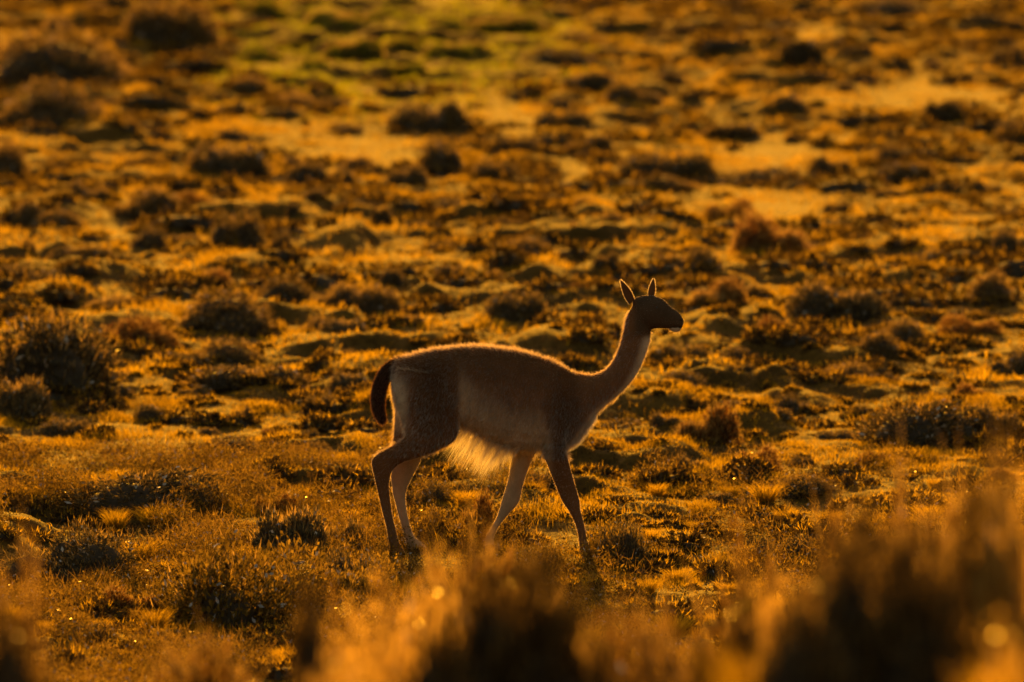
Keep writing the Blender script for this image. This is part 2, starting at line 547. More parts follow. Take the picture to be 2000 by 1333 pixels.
P_DARK = [shrub_proto(100 + i, 4800, 0.05, 5 + i % 4, 1800, 0.18) for i in range(7)]
P_HALO = [shrub_proto(200 + i, 4200, 0.05, 4 + i % 3, 3600, 0.22, 0.8) for i in range(5)]
P_PEAK = [shrub_proto(300 + i, 3600, 0.06, 5, 1500, 0.2, 0.8, spread=.42) for i in range(4)]
P_RED = [shrub_proto(400 + i, 3600, 0.055, 4, 2600, 0.3, 0.6, M_RED) for i in range(3)]
P_GREEN = [shrub_proto(500 + i, 4000, 0.055, 4, 1800, 0.2, 0.8, M_LEAFG) for i in range(3)]
P_SHINY = [shrub_proto(600 + i, 5200, 0.034, 7, 400, 0.12, 0.42, M_SHINY, sparse=True) for i in range(3)]
P_LOW = [shrub_proto(820 + i, 6500, 0.045, 12, 700, 0.18, 0.8, M_DARKLEAF, spread=.75) for i in range(3)]
P_GOLD = [shrub_proto(840 + i, 1500, 0.05, 8, 500, 0.2, 0.0, M_GOLDLEAF, sparse=True, spread=.5) for i in range(3)]
P_FRONT = [shrub_proto(800 + i, 2000, 0.045, 6, 900, 0.3, 0.0, M_FRONT, sparse=True) for i in range(3)]
KIND = {'b': (P_LOW, 'dense_shrub', 'dark'), 'y': (P_GOLD, 'golden_shrub', 'golden'), 'f': (P_FRONT, 'cushion_shrub', 'russet'),
        'd': (P_DARK, 'cushion_shrub', 'dark'), 'h': (P_HALO, 'cushion_shrub', 'fringed'),
        'p': (P_PEAK, 'cushion_shrub', 'pointed dark'), 'r': (P_RED, 'cushion_shrub', 'russet'),
        'g': (P_GREEN, 'cushion_shrub', 'olive green'), 's': (P_SHINY, 'leafy_shrub', 'glinting')}

PLACED = []
def put_shrub(px, py, wpx, hpx, kind='d', loc=None, label=None, depth=None, group='shrubs scattered over the dry steppe'):
    protos, nm, word = KIND[kind]
    if loc is None and not label:
        wpx *= random.uniform(1.15, 1.45); hpx *= random.uniform(.85, 1.1) * (.85 if kind == 'p' else 1)
    p = protos[(len(PLACED) * 5 + int(px)) % len(protos)]
    if loc is None:
        P = on_ground(px, py)
        x, y = P[0], P[1]
    else:
        x, y = loc
    sxy = wpx / 20000 * y / (2 * p['w'])
    y += sxy * p['w'] * 0.5
    sz = hpx / 20000 * y / p['h']
    z = float(ground(x, y))
    z = min(z, float(ground_smooth(x, y)) + 0.08)
    root = empty(nm, (x, y, z - 0.02))
    rz = random.uniform(-0.5, 0.5) + (math.pi if random.random() < .5 else 0)
    for part in ('fol', 'tw'):
        o = bpy.data.objects.new({'fol': 'foliage', 'tw': 'twigs'}[part], p[part])
        link(o, root)
        o.rotation_euler = (0, 0, rz)
        o.scale = (sxy, sxy * (depth or 1.0), sz)
    PLACED.append([root, px, py, wpx, hpx, word, label, group])
    return root

S = '''
200 38 70 30 h|100 66 75 38 h|25 70 48 28 h|318 103 140 78 h|112 172 235 92 h|300 178 50 22 d|82 262 175 98 h|182 252 62 38 h|243 258 52 32 d
310 218 110 20 d|228 206 60 20 h|404 92 52 24 d|335 182 70 16 d|500 182 100 30 h|505 122 92 38 g|456 270 46 28 d|470 222 80 32 p|350 240 30 16 d
568 204 84 26 h|660 212 92 22 h|680 257 90 22 d|850 252 160 50 d|888 250 60 62 p|30 356 104 72 h|106 326 44 24 d|270 332 95 40 d|452 350 142 62 d
630 360 112 58 p|720 336 82 32 h|800 366 62 38 d|868 342 92 72 d|960 352 90 50 d|176 402 104 56 d|45 436 76 54 h|130 442 112 38 h|266 430 122 62 h
382 416 82 36 r|290 487 58 52 d|450 492 116 80 d|352 476 62 26 d|545 511 42 48 d|900 416 112 32 d|602 476 42 15 d|620 407 42 28 d|692 402 42 22 d
742 442 42 42 d|815 442 32 20 d|860 483 84 22 d|575 430 26 30 d|690 455 40 24 d|1100 132 132 46 d|1155 96 92 36 d|1290 82 82 28 d|1346 79 46 24 d
1234 90 30 15 d|1025 156 54 14 d|1145 177 92 36 p|1240 217 84 60 p|1300 172 62 38 p|1336 137 62 36 p|1470 141 64 42 p|1562 131 76 52 p|1640 101 76 32 p
1880 90 94 14 d|1965 131 84 38 d|1515 56 114 20 d|1710 66 42 18 p|1720 28 142 38 d|1425 17 104 26 d|1555 221 80 48 p|1835 236 70 44 d|1982 272 64 44 d
1085 242 104 26 d|1076 206 82 20 d|1352 206 38 22 d|1150 298 78 46 p|1015 306 80 38 d|1422 266 96 30 p|1556 276 48 20 d|1290 347 180 48 d|1302 366 92 30 h
1482 351 112 38 d|1627 336 74 34 d|1772 351 104 42 p|1735 316 52 34 d|1156 362 72 18 d|1420 426 94 52 r|1642 410 62 22 d|1622 446 64 22 h|1802 417 24 16 p
1700 424 16 16 d|1932 372 72 28 d|1520 492 142 82 r|1050 502 134 44 h|1222 502 40 28 d|1956 492 64 44 d|1862 468 80 20 d|1822 500 104 18 d|1692 471 64 16 d
1150 420 60 26 h|1205 455 50 26 d|1740 380 60 16 d|1890 415 50 16 d|1975 420 50 24 d|1960 330 60 22 d|1420 60 60 18 d|1970 60 50 22 d|1830 130 60 20 h
122 768 200 170 d|30 816 96 86 d|120 842 84 34 d|228 597 94 34 h|80 572 130 46 d|150 508 102 22 d|292 588 34 20 d|388 562 94 36 r|300 714 170 36 d
432 642 154 66 h|562 597 92 46 h|646 602 92 46 h|728 612 84 56 h|272 684 124 60 r|452 702 104 48 h|606 647 62 32 h|676 662 82 42 d|216 777 82 26 d
302 817 74 48 p|500 772 180 38 d|616 802 64 50 d|686 768 62 32 d|730 712 32 22 d|472 817 42 28 d|412 842 42 20 d|452 882 92 36 h|600 852 42 24 d
622 884 62 32 h|332 916 52 38 p|1000 622 124 54 d|886 552 52 36 d|1130 588 42 22 r|806 642 52 30 d|1185 540 50 30 d|1276 522 32 30 d|1350 552 122 44 d
1392 602 104 48 r|1490 582 84 42 h|1636 617 154 58 d|1742 602 38 32 d|1960 592 94 60 h|1872 612 92 20 d|1750 662 114 52 h|1902 652 102 42 r|1550 672 114 60 r
1620 702 92 26 d|1740 712 92 46 h|1982 722 84 52 d|1450 712 72 30 d|1320 707 114 40 d|1342 757 74 46 d|1690 742 112 34 h|1436 746 72 22 d|1742 748 26 26 d
1902 768 54 28 r|1550 802 62 46 d|1692 807 42 36 d|1790 862 170 80 d|1942 852 94 60 d|1370 872 124 76 r|1512 837 72 26 d|1622 852 82 26 d|1212 842 112 26 d
1350 927 62 36 d|1470 932 74 46 r|1270 946 62 20 d|1600 967 154 32 h|366 992 60 56 h|60 1160 60 40 h
664 1146 40 62 p|80 942 62 16 d|620 922 182 28 d|530 1002 84 42 r|830 1012 84 46 d|872 952 62 30 d|1055 968 74 36 d|1512 1088 136 46 d|170 1252 94 42 d
560 330 50 22 d|990 460 50 26 d|1105 470 40 22 r|1640 180 60 18 h|1770 290 70 18 d|1900 300 60 16 d|60 500 60 26 h|20 560 60 30 d|420 330 40 14 d
340 560 50 24 d|200 700 60 26 d|380 780 60 22 d|540 850 50 20 r|230 880 50 18 d|1440 800 50 24 d|1840 800 60 26 r|1300 850 60 26 d|1950 930 60 28 r
1740 905 90 24 r|1560 900 60 22 d|1400 980 60 26 d|980 545 60 22 h|1090 640 40 20 d|900 655 60 18 r|1130 560 40 18 d|760 560 40 24 d|690 700 50 20 d
'''
for line in S.strip().splitlines():
    for it in line.split('|'):
        a = it.split()
        px, py, w_, h_ = map(float, a[:4])
        k = a[4]
        if 430 < px < 1090 and py < 205 and k in 'dh' and (px - 765) ** 2 / 330 ** 2 + py ** 2 / 190 ** 2 < 1: k = 'g'  # shrubs inside this ellipse get green leaves
        put_shrub(px, py, w_, h_, k)
for px, py, w_, h_ in ((520, 45, 110, 34), (655, 60, 100, 36), (745, 55, 90, 34), (690, 125, 84, 40), (800, 110, 110, 30), (900, 125, 120, 34), (610, 150, 90, 28),
                       (870, 60, 90, 26), (980, 60, 110, 30), (960, 110, 80, 26), (790, 150, 70, 20), (560, 95, 60, 24), (1040, 30, 90, 26), (450, 20, 90, 24), (700, 168, 60, 18)):
    put_shrub(px, py, w_, h_, 'g')

# the sharp shrubs around the animal's feet and lower left
L = 'shrubs close around the guanaco'
put_shrub(555, 1092, 170, 104, 'd', label='large dark rounded shrub left of the hind hooves', group=L)
put_shrub(668, 1082, 110, 64, 'd', label='small dark cushion just left of the hind feet', group=L)
put_shrub(130, 1140, 260, 100, 'd', label='long dark shrub mound at the lower left edge', group=L)
put_shrub(270, 1004, 270, 78, 'd', label='long dark mound left of the hind legs with an upright tip', group=L)
put_shrub(430, 1215, 340, 150, 's', label='wide leafy shrub of glinting upright leaves in the lower left', group=L)
put_shrub(600, 1195, 270, 140, 's', label='glinting leafy shrub below the guanaco\'s hind feet', group=L)
put_shrub(760, 1160, 150, 90, 's', label='sparse glinting shrub directly under the hind feet of the guanaco', group=L)
put_shrub(300, 1175, 180, 90, 's', label='small glinting shrub beside the dark mound at lower left', group=L)
put_shrub(1200, 1094, 160, 84, 's', label='twiggy glinting shrub at the front hoof of the guanaco', group=L)
put_shrub(1205, 1100, 140, 84, 'd', label='dark cushion shrub just right of the front hoof', group=L)
put_shrub(925, 1050, 80, 80, 'r', label='tall russet tuft standing beneath the guanaco\'s belly', group=L)
put_shrub(845, 1055, 80, 60, 's', label='thin glinting shrub between the hind legs and the belly tuft', group=L)
put_shrub(700, 1150, 130, 84, 'd', label='dark shrub below and left of the hind hooves', group=L)
put_shrub(1060, 1110, 130, 60, 's', label='low glinting shrub between the two front hooves', group=L)
put_shrub(1290, 1085, 130, 30, 's', label='flat sparse shrub right of the front hoof', group=L)
put_shrub(260, 1200, 130, 60, 'r', label='russet shrub below the dark mound at lower left', group=L)

# out-of-focus shrubs on the slope in front of the camera
G = 'blurred shrubs in the foreground'
def fg(px, top, wpx, dist, kind, label, depth=.8):
    """a shrub standing on the near slope whose top reaches picture height `top`"""
    x, y = at_dist(px, dist)
    d = fwd + upv * (666.5 - top) / 20000
    ztop = CAM[2] + d[2] * dist / d[1]
    hm = ztop - float(ground(x, y)) + 0.02
    root = put_shrub(px, 1333, wpx, hm / (dist / 20000), kind, loc=(x, y), label=label, depth=depth, group=G)
    fo = root.children[0]
    vs = [v.co for v in fo.data.vertices]
    zt = max(v.z for v in vs)
    lo = random.sample([v for v in vs if v.z > .6 * zt], 2 if kind in 'by' else 0)
    for v in lo:                              # added leaf facets, turned to mirror the sun into the camera
        p = Vector((v.x * fo.scale.x, v.y * fo.scale.y, v.z * fo.scale.z)); p.rotate(fo.rotation_euler)
        hn = (sdir - Vector(fwd)).normalized() + Vector((random.uniform(-.12, .12), random.uniform(-.12, .12), 0))
        q = hn.to_track_quat('Z', 'Y')
        r_ = random.uniform(.0022, .0042)
        ring = [(math.cos(t) * r_, math.sin(t) * r_ * 1.8, .0008 * math.cos(3 * t)) for t in np.arange(8) * math.pi / 4]
        lm = bulk('leaf', np.array([tuple(q @ Vector(c)) for c in ring]), np.array([list(range(8))]), [M_GLINT])
        lf = link(bpy.data.objects.new('leaf', lm), root)  # added leaf facet, there only for the sun glint
        lf.location = p * 1.03
    return root
fg(1850, 975, 340, 30, 'b', 'big dark blurred shrub in the lower right corner')
fg(1750, 1035, 460, 30, 'b', 'dark blurred shrub left of the tallest corner shrub')
fg(1680, 1100, 500, 29, 'b', 'lowest dark blurred shrub under the lower right corner shrubs')
fg(1415, 1175, 160, 31, 'b', 'narrow dark blurred shrub with pale blades right of bottom centre')
fg(950, 1110, 420, 30, 'b', 'wide dark blurred shrub at bottom centre')
fg(1090, 1150, 280, 31, 'b', 'dark blurred shrub right of the bottom centre one')
fg(622, 1165, 120, 33, 'b', 'slim dark blurred shrub left of bottom centre')
fg(10, 1200, 210, 31, 'b', 'dark blurred shrub in the lower left corner')
fg(745, 1195, 260, 34, 'y', 'bright golden blurred shrub between slim and wide dark bottom shrubs', .6)
fg(690, 1260, 260, 31, 'y', 'lower golden blurred shrub right of the slim dark bottom shrub', .6)
fg(850, 1125, 150, 36, 'y', 'small golden blurred shrub above the wide dark bottom shrub', .6)
fg(1500, 1160, 240, 32, 'y', 'golden blurred shrub right of the narrow dark shrub', .6)
fg(1310, 1170, 300, 35, 'f', 'faint brown blurred shrub right of bottom centre', .6)
fg(1985, 960, 200, 30, 'y', 'tall golden blurred shrub on the right edge', .6)
fg(1970, 1240, 130, 27, 'y', 'lowest golden blurred shrub in the right corner', .6)
fg(1560, 1050, 420, 40, 'f', 'broad russet blurred shrub above the bottom right shrubs', .6)
fg(1800, 975, 420, 36, 'f', 'tall russet blurred shrub near the right edge', .6)
fg(990, 1110, 420, 41, 'f', 'low russet blurred shrub in front of the hooves', .6)
fg(1230, 1190, 260, 35, 'f', 'russet blurred shrub at the bottom edge right of centre', .6)
fg(700, 1170, 200, 38, 'f', 'russet blurred shrub in front of the glinting leafy shrubs', .6)
fg(20, 1110, 150, 37, 'f', 'russet blurred shrub at the left edge of the foreground')
fg(430, 1275, 300, 38, 'f', 'low russet blurred shrub at the bottom left of centre')

# ------------------------------------------------------------------ the countless small tussocks between them
def tussocks(name, n, y0, y1, smin, smax, nl, nf, seed, lab):
    rng = RS(seed)
    x, y = scatter(n, y0, y1, rng)
    k = rng.uniform(0, 1, n) < 0.3 + 0.9 * smooth01(fbm(x / 1.6, y / 4.0, 151, 2), .35, .6)
    k &= in_green(x, y) > rng.uniform(.5, 1.1, n)
    k &= rng.uniform(0, 1, n) > open_ground(x, y) * .85
    k &= ~((np.abs(x) < 1.2) & (np.abs(y - 60) < .5) & (rng.uniform(0, 1, n) < .6))
    x, y = x[k], y[k]; n = len(x)
    s = smin + (smax - smin) * rng.uniform(0, 1, n) ** 2.2
    asp = rng.uniform(.38, .85, n); wid = rng.uniform(.9, 1.8, n)
    z = ground(x, y)
    C0 = np.repeat(np.stack([x, y, z - .01], 1), nl, 0)
    S = np.stack([s * wid, s, s * asp], 1)
    d = dirs(n * nl, rng, -.1)
    bump = 0.72 + 0.56 * lattice(d[:, 0] * 2.2 + np.repeat(x * 7, nl), d[:, 1] * 2.2 + d[:, 2] * 2 + np.repeat(y * 5, nl), seed)
    C = C0 + d * np.repeat(S, nl, 0) * (bump * rng.uniform(.7, 1.05, n * nl))[:, None]
    L_ = np.repeat(s * .13 + .006, nl) * rng.uniform(.6, 1.4, n * nl)
    V1, F1 = rand_quads(C, L_, L_ * .6, rng, d, 1.0)
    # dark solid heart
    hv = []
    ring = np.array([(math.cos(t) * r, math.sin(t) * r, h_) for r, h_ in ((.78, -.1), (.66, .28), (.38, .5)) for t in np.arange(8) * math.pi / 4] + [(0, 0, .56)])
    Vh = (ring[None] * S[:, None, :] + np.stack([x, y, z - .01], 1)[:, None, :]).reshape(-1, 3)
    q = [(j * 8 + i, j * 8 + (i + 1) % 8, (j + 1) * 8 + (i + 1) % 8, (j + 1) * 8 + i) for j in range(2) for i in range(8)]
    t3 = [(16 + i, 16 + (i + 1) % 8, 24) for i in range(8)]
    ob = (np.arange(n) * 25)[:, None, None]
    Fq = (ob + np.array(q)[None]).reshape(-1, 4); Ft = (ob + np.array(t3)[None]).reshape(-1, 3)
    # fringe of dry tips
    kk = (np.arange(n)[:, None] * nl + rng.randint(0, nl, (n, nf))).ravel()
    D = d[kk] * .7 + rng.normal(0, .4, (n * nf, 3)) + np.array([0, 0, .5]); D /= np.linalg.norm(D, axis=1)[:, None]
    ln = np.repeat(s * .25 + .02, nf) * rng.uniform(.4, 1.2, n * nf)
    V3, F3 = spikes(C[kk], D, ln, np.repeat(.0016 + s * .008, nf), rng)
    o1, o2 = len(V1), len(V1) + len(Vh)
    V = np.concatenate([V1, Vh, V3])
    mi = np.concatenate([np.zeros(len(F1)), np.ones(len(Fq) + len(Ft)), np.full(len(F3), 2)])
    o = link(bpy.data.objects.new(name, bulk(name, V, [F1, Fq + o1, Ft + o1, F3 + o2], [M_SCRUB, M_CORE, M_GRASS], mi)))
    tag(o, lab, 'tussocks', kind='stuff')
tussocks('small_tussocks', 1700, 50.5, 78, .04, .17, 190, 120, 900, 'countless small tussocks with lit tips around the guanaco')
tussocks('far_tussocks', 4800, 78, 150, .05, .25, 110, 90, 901, 'countless blurred small tussocks on the far plain')

def tangle(n, y0, y1, seed):
    """knee-high twigs and tiny leaves growing through each other in the zone of focus"""
    rng = RS(seed)
    x, y = scatter(n * 4, y0, y1, rng)
    f = smooth01(fbm(x / .45, y / .8, 171, 3), .46, .62)
    left = 0.35 + 0.65 * smooth01(-x, -.6, 1.2)
    k = rng.uniform(0, 1, len(x)) < f * left
    x, y, f = x[k][:n], y[k][:n], f[k][:n]
    m = len(x)
    g = ground(x, y)
    hh = rng.uniform(0, 1, m) ** 1.4 * .16 * f
    P = np.stack([x, y, g + hh], 1)
    D = rng.normal(0, .6, (m, 3)) + np.array([0, 0, .7]); D /= np.linalg.norm(D, axis=1)[:, None]
    h = m // 2
    V1, F1 = spikes(P[:h], D[:h], rng.uniform(.02, .09, h), np.full(h, .0019), rng)
    V2, F2 = rand_quads(P[h:], rng.uniform(.006, .016, m - h), rng.uniform(.003, .007, m - h), rng, D[h:], .8)
    o = link(bpy.data.objects.new('twiggy_scrub', bulk('twiggy_scrub', np.concatenate([V1, V2]), [F1, F2 + len(V1)], [M_TANG, M_SHINY],
                                                       np.concatenate([np.zeros(len(F1)), np.ones(len(F2))]))))
    tag(o, 'tangled twigs and glinting leaves over the ground around the hooves', 'scrub', kind='stuff')
M_TANG = leafy('tangled_twigs', (0.03, 0.018, 0.008), (0.34, 0.22, 0.05), 0.5, nscale=3)
tangle(230000, 50.5, 66, 33)

# ------------------------------------------------------------------ bunch grass
def tuft_mesh(seed, n, h, spread, w_, flare):
    rng = RS(seed)
    a = rng.uniform(0, 2 * np.pi, n); q = np.sqrt(rng.uniform(0, 1, n)) * spread
    P = np.stack([q * np.cos(a), q * np.sin(a), np.zeros(n) - .01], 1)
    H = h * rng.uniform(.45, 1.1, n)
    out = np.stack([np.cos(a), np.sin(a)], 1) * (q / spread)[:, None] * flare
    side_a = rng.uniform(0, 2 * np.pi, n)
    side = np.stack([np.cos(side_a), np.sin(side_a), np.zeros(n)], 1) * w_ / 2
    ln = np.concatenate([out + rng.normal(0, .16, (n, 2)), np.zeros((n, 1))], 1)
    m1 = P + (np.array([0, 0, .4]) + ln * .2) * H[:, None]
    m2 = P + (np.array([0, 0, .75]) + ln * .6) * H[:, None]
    tp = P + (np.array([0, 0, .95]) + ln * 1.15) * H[:, None]
    V = np.stack([P - side, P + side, m1 + side, m1 - side, m2 + side * .8, m2 - side * .8, tp], 1).reshape(-1, 3)
    b = (np.arange(n) * 7)[:, None]
    F = [b + np.array([[0, 1, 2, 3]]), b + np.array([[3, 2, 4, 5]]), b + np.array([[5, 4, 6]])]
    return bulk('bunch_grass', V, F, [M_GRASS])
TUFTS = [tuft_mesh(700 + i, 420, 1.0, 0.22, 0.016, 0.55) for i in range(4)]
NT = []
def put_tuft(x, y, h, wd=1.0, label=None, px=0, group='golden grass tufts among the shrubs'):
    o = bpy.data.objects.new('grass_tuft', TUFTS[len(NT) % 4])
    link(o)
    o.location = (x, y, float(ground(x, y)) - .01)
    o.scale = (h * wd, h * wd, h)
    o.rotation_euler = (0, 0, random.uniform(0, 6.28))
    NT.append([o, px, label, group])
    return o
GG = 'blurred golden grass clumps in the foreground'
def fgt(px, top, dist, wd, label):
    x, y = at_dist(px, dist)
    d = fwd + upv * (666.5 - top) / 20000
    h = CAM[2] + d[2] * dist / d[1] - float(ground(x, y))
    put_tuft(x, y, max(h, .1), wd, label, px, GG)
fgt(1470, 1240, 30, .5, 'blurred clump of slanting pale blades right of bottom centre')
fgt(1950, 1270, 27, .4, 'blurred clump of pale blades in the right corner')

# sharp small tufts in the focus zone
rng = RS(77)
TL = []
for k in range(110):
    px = rng.uniform(20, 1980); py = rng.uniform(930, 1320)
    if 690 < px < 1250 and 1030 < py < 1085: continue
    P = on_ground(px, py)
    put_tuft(P[0], P[1], rng.uniform(.07, .16), rng.uniform(1.0, 1.8), None, px)
    TL.append((NT[-1], px, py))

# a dry stalk leaning out of the grass at the right edge
P = on_ground(1918, 945)
pth = np.array(((0, 0, -.02), (.045, 0, .06), (.10, .02, .12), (.17, .03, .175), (.26, .03, .235)))
V = np.concatenate([p_ + np.array([[math.cos(t) * .8, math.sin(t), -math.cos(t) * .6] for t in np.arange(6) * math.pi / 3]) * (.0065 - .001 * i) for i, p_ in enumerate(pth)])
F = np.array([(j * 6 + i, j * 6 + (i + 1) % 6, (j + 1) * 6 + (i + 1) % 6, (j + 1) * 6 + i) for j in range(4) for i in range(6)])
cu = bulk('dry_stalk', V, F, [M_TWIG], smooth=True)
st = bpy.data.objects.new('dry_stalk', cu); link(st)
st.location = (P[0], P[1], float(ground(P[0], P[1])))
tag(st, 'pale dry stalk leaning right out of the grass at the right edge', 'stalk')

# ------------------------------------------------------------------ labels that single each shrub out
ORD = ['leftmost', 'second from left', 'third from left', 'fourth from left', 'fifth from left', 'sixth from left', 'seventh from left', 'eighth from left', 'ninth from left', 'tenth from left', 'eleventh from left', 'twelfth from left']
ROWS = [(60, 'along the top edge'), (130, 'just under the top edge'), (200, 'in the upper plain'), (270, 'in the open upper plain'), (350, 'below the open plain'),
        (430, 'well above the ears'), (510, 'just above ear height'), (600, 'level with the ears'), (680, 'level with the muzzle'), (760, 'level with the back'),
        (850, 'level with the flank'), (950, 'level with the belly hair'), (1050, 'level with the knees'), (1160, 'level with the hooves'), (1400, 'below the hooves')]
COLS = [(330, 'at far left'), (700, 'left of the guanaco'), (1000, 'left of centre'), (1330, 'right of centre'), (1660, 'right of the guanaco'), (2100, 'at far right')]
def cell(px, py):
    r = next(t for l, t in ROWS if py <= l); c = next(t for l, t in COLS if px <= l)
    return r, c
def shape_word(w_, h_):
    return 'low wide' if w_ > 2.8 * h_ else ('upright' if w_ < 1.25 * h_ else 'rounded')
cells = {}
for e in PLACED:
    root, px, py, w_, h_, word, label, group = e
    if label:
        tag(root, label, 'shrub', group)
    else:
        key = (shape_word(w_, h_), word) + cell(px, py)
        cells.setdefault(key, []).append(e)
for (sw, word, r, c), es in cells.items():
    es.sort(key=lambda e: e[1])
    for i, e in enumerate(es):
        pre = '' if len(es) == 1 else ORD[min(i, 11)] + ' '
        tag(e[0], ' '.join(f'{pre}{sw} {word} shrub {c}, {r}'.split()[:16]), 'shrub', e[7])
tc_ = {}
for e, px, py in TL:
    tc_.setdefault(cell(px, py), []).append((px, e[0]))
for (r, c), es in tc_.items():
    es.sort(key=lambda t: t[0])
    for i, (px, o) in enumerate(es):
        tag(o, f'{ORD[min(i, 11)]} golden grass tuft {c}, {r}', 'grass tuft', 'golden grass tufts among the shrubs')
for o, px, label, group in NT:
    if label: tag(o, label, 'grass clump', group)

# ------------------------------------------------------------------ the guanaco
K = 0.003 / 2.2214
def zx(x): return (680 + x / 2.2214 - 1000) * 0.003
def zz(y): return ZC + (666.5 - (520 + y / 2.2214)) * 0.003
def hx(x): return (1160 + x / 6.664 - 680) * 2.2214
def hz(y): return (520 + y / 6.664 - 520) * 2.2214
AY = 60.0                                     # distance of the animal's midline
def loft(pairs, y0=0.0, n=20, sup=1.0):
    """pairs (ax, ay, bx, by, depth[, dy]) of outline points in side view -> closed elliptical loft"""
    # interpolate smoothly between the given sections
    A = np.array([list(p[:5]) + [p[5] if len(p) > 5 else 0.0] for p in pairs], dtype=float)
    m = len(A)
    out = []
    for i in range(m - 1):
        p0, p1, p2, p3 = A[max(i - 1, 0)], A[i], A[i + 1], A[min(i + 2, m - 1)]
        for t in np.linspace(0, 1, 5)[:-1]:
            out.append(0.5 * ((2 * p1) + (-p0 + p2) * t + (2 * p0 - 5 * p1 + 4 * p2 - p3) * t * t + (-p0 + 3 * p1 - 3 * p2 + p3) * t ** 3))
    out.append(A[-1]); A = np.array(out); m = len(A)
    V = []
    for ax, ay, bx, by, b, dy in A:
        a = np.array([zx(ax), zz(ay)]); c = np.array([zx(bx), zz(by)])
        ce = (a + c) / 2; hv = (a - c) / 2
        for k in range(n):
            t = 2 * math.pi * k / n
            ct, st = math.cos(t), math.sin(t)
            V.append((ce[0] + hv[0] * ct, AY + y0 + dy * K + b * K * np.sign(st) * abs(st) ** sup, ce[1] + hv[1] * ct))
    F = []
    for j in range(m - 1):
        for k in range(n):
            F.append((j * n + k, j * n + (k + 1) % n, (j + 1) * n + (k + 1) % n, (j + 1) * n + k))
    F.append(tuple(range(n))); F.append(tuple((m - 1) * n + k for k in reversed(range(n))))
    return V, F

TORSO = [(186, 440, 190, 540, 40), (200, 412, 200, 600, 70), (235, 395, 235, 640, 98), (330, 371, 330, 680, 120), (400, 358, 400, 695, 128), (478, 350, 478, 700, 136),
         (540, 348, 540, 722, 142), (600, 350, 600, 758, 146), (680, 360, 680, 786, 146), (730, 367, 730, 797, 142), (800, 384, 800, 804, 134), (870, 407, 870, 806, 122),
         (930, 436, 930, 795, 106), (975, 460, 990, 765, 90), (1010, 478, 1030, 725, 70)]
NECK = [(900, 470, 960, 770, 100), (985, 466, 1035, 705, 82), (1060, 474, 1100, 622, 66), (1120, 448, 1170, 566, 57), (1155, 402, 1225, 510, 51), (1179, 345, 1268, 445, 47),
        (1195, 280, 1296, 375, 44), (1209, 220, 1313, 315, 43), (1228, 178, 1312, 270, 40)]
HEADh = [(500, 470, 600, 760, 90), (530, 410, 660, 800, 128), (620, 385, 730, 822, 148), (720, 372, 800, 815, 155), (830, 396, 870, 812, 150), (920, 440, 930, 815, 124),
         (1010, 528, 990, 820, 96), (1090, 580, 1030, 832, 82), (1145, 640, 1078, 846, 74), (1176, 700, 1125, 838, 56), (1178, 735, 1150, 810, 34)]
HEAD = [(hx(a), hz(b), hx(c), hz(d), e / 3.0) for a, b, c, d, e in HEADh]
LIPh = [(1000, 800, 985, 835, 50), (1060, 812, 1050, 862, 52), (1110, 812, 1105, 860, 44), (1135, 815, 1132, 845, 22)]
LIP = [(hx(a), hz(b), hx(c), hz(d), e / 3.0) for a, b, c, d, e in LIPh]
HIND_NEAR = [(440, 470, 215, 440, 50), (478, 540, 200, 520, 66), (482, 610, 212, 610, 72), (480, 690, 238, 700, 66), (462, 752, 243, 735, 58), (390, 796, 222, 756, 48), (310, 826, 175, 784, 38),
             (235, 850, 125, 812, 32), (192, 885, 99, 842, 28), (178, 930, 105, 885, 25), (178, 975, 122, 960, 21), (184, 1030, 138, 1030, 19), (193, 1090, 152, 1090, 19),
             (206, 1140, 165, 1140, 20), (216, 1190, 172, 1190, 22), (238, 1232, 178, 1232, 26), (250, 1262, 180, 1266, 28)]
HIND_FAR = [(420, 640, 200, 600, 60), (385, 740, 195, 740, 55), (330, 815, 178, 820, 44), (308, 868, 178, 880, 34), (270, 940, 183, 940, 27), (248, 1000, 190, 1000, 22),
            (249, 1050, 203, 1050, 20), (257, 1100, 215, 1100, 19), (270, 1150, 230, 1150, 20), (287, 1190, 244, 1198, 23), (322, 1220, 252, 1235, 27), (346, 1240, 256, 1252, 28)]
FORE_NEAR = [(950, 560, 850, 560, 46), (962, 660, 842, 660, 56), (945, 780, 845, 798, 50), (962, 860, 867, 868, 36), (986, 950, 903, 958, 28), (1004, 1012, 928, 1018, 29),
             (1010, 1060, 958, 1064, 20), (1023, 1110, 983, 1114, 18), (1034, 1160, 997, 1164, 18), (1042, 1200, 1002, 1204, 21), (1072, 1236, 1006, 1240, 26), (1090, 1264, 1008, 1266, 27)]
FORE_FAR = [(870, 700, 740, 720, 46), (835, 780, 718, 800, 44), (798, 850, 704, 870, 36), (776, 910, 696, 925, 30), (757, 970, 680, 980, 28), (742, 1035, 662, 1042, 29),
            (700, 1085, 645, 1098, 21), (664, 1128, 620, 1144, 18), (640, 1168, 600, 1180, 18), (630, 1205, 594, 1212, 20), (632, 1235, 590, 1238, 22), (645, 1248, 592, 1250, 22)]
allV, allF = [], []
for prs, y0, sup in ((TORSO, 0, .9), (NECK, 0, 1), (HEAD, 0, 1), (LIP, 0, 1), (HIND_NEAR, -0.105, 1), (HIND_FAR, 0.105, 1), (FORE_NEAR, -0.085, 1), (FORE_FAR, 0.085, 1)):
    V, F = loft(prs, y0, sup=sup)
    o_ = len(allV)
    allV += V; allF += [tuple(i + o_ for i in f) for f in F]
me = bpy.data.meshes.new('body_raw')
me.from_pydata(allV, [], allF)
tmp = bpy.data.objects.new('body_raw', me); col.objects.link(tmp)
md = tmp.modifiers.new('r', 'REMESH'); md.mode = 'VOXEL'; md.voxel_size = 0.009
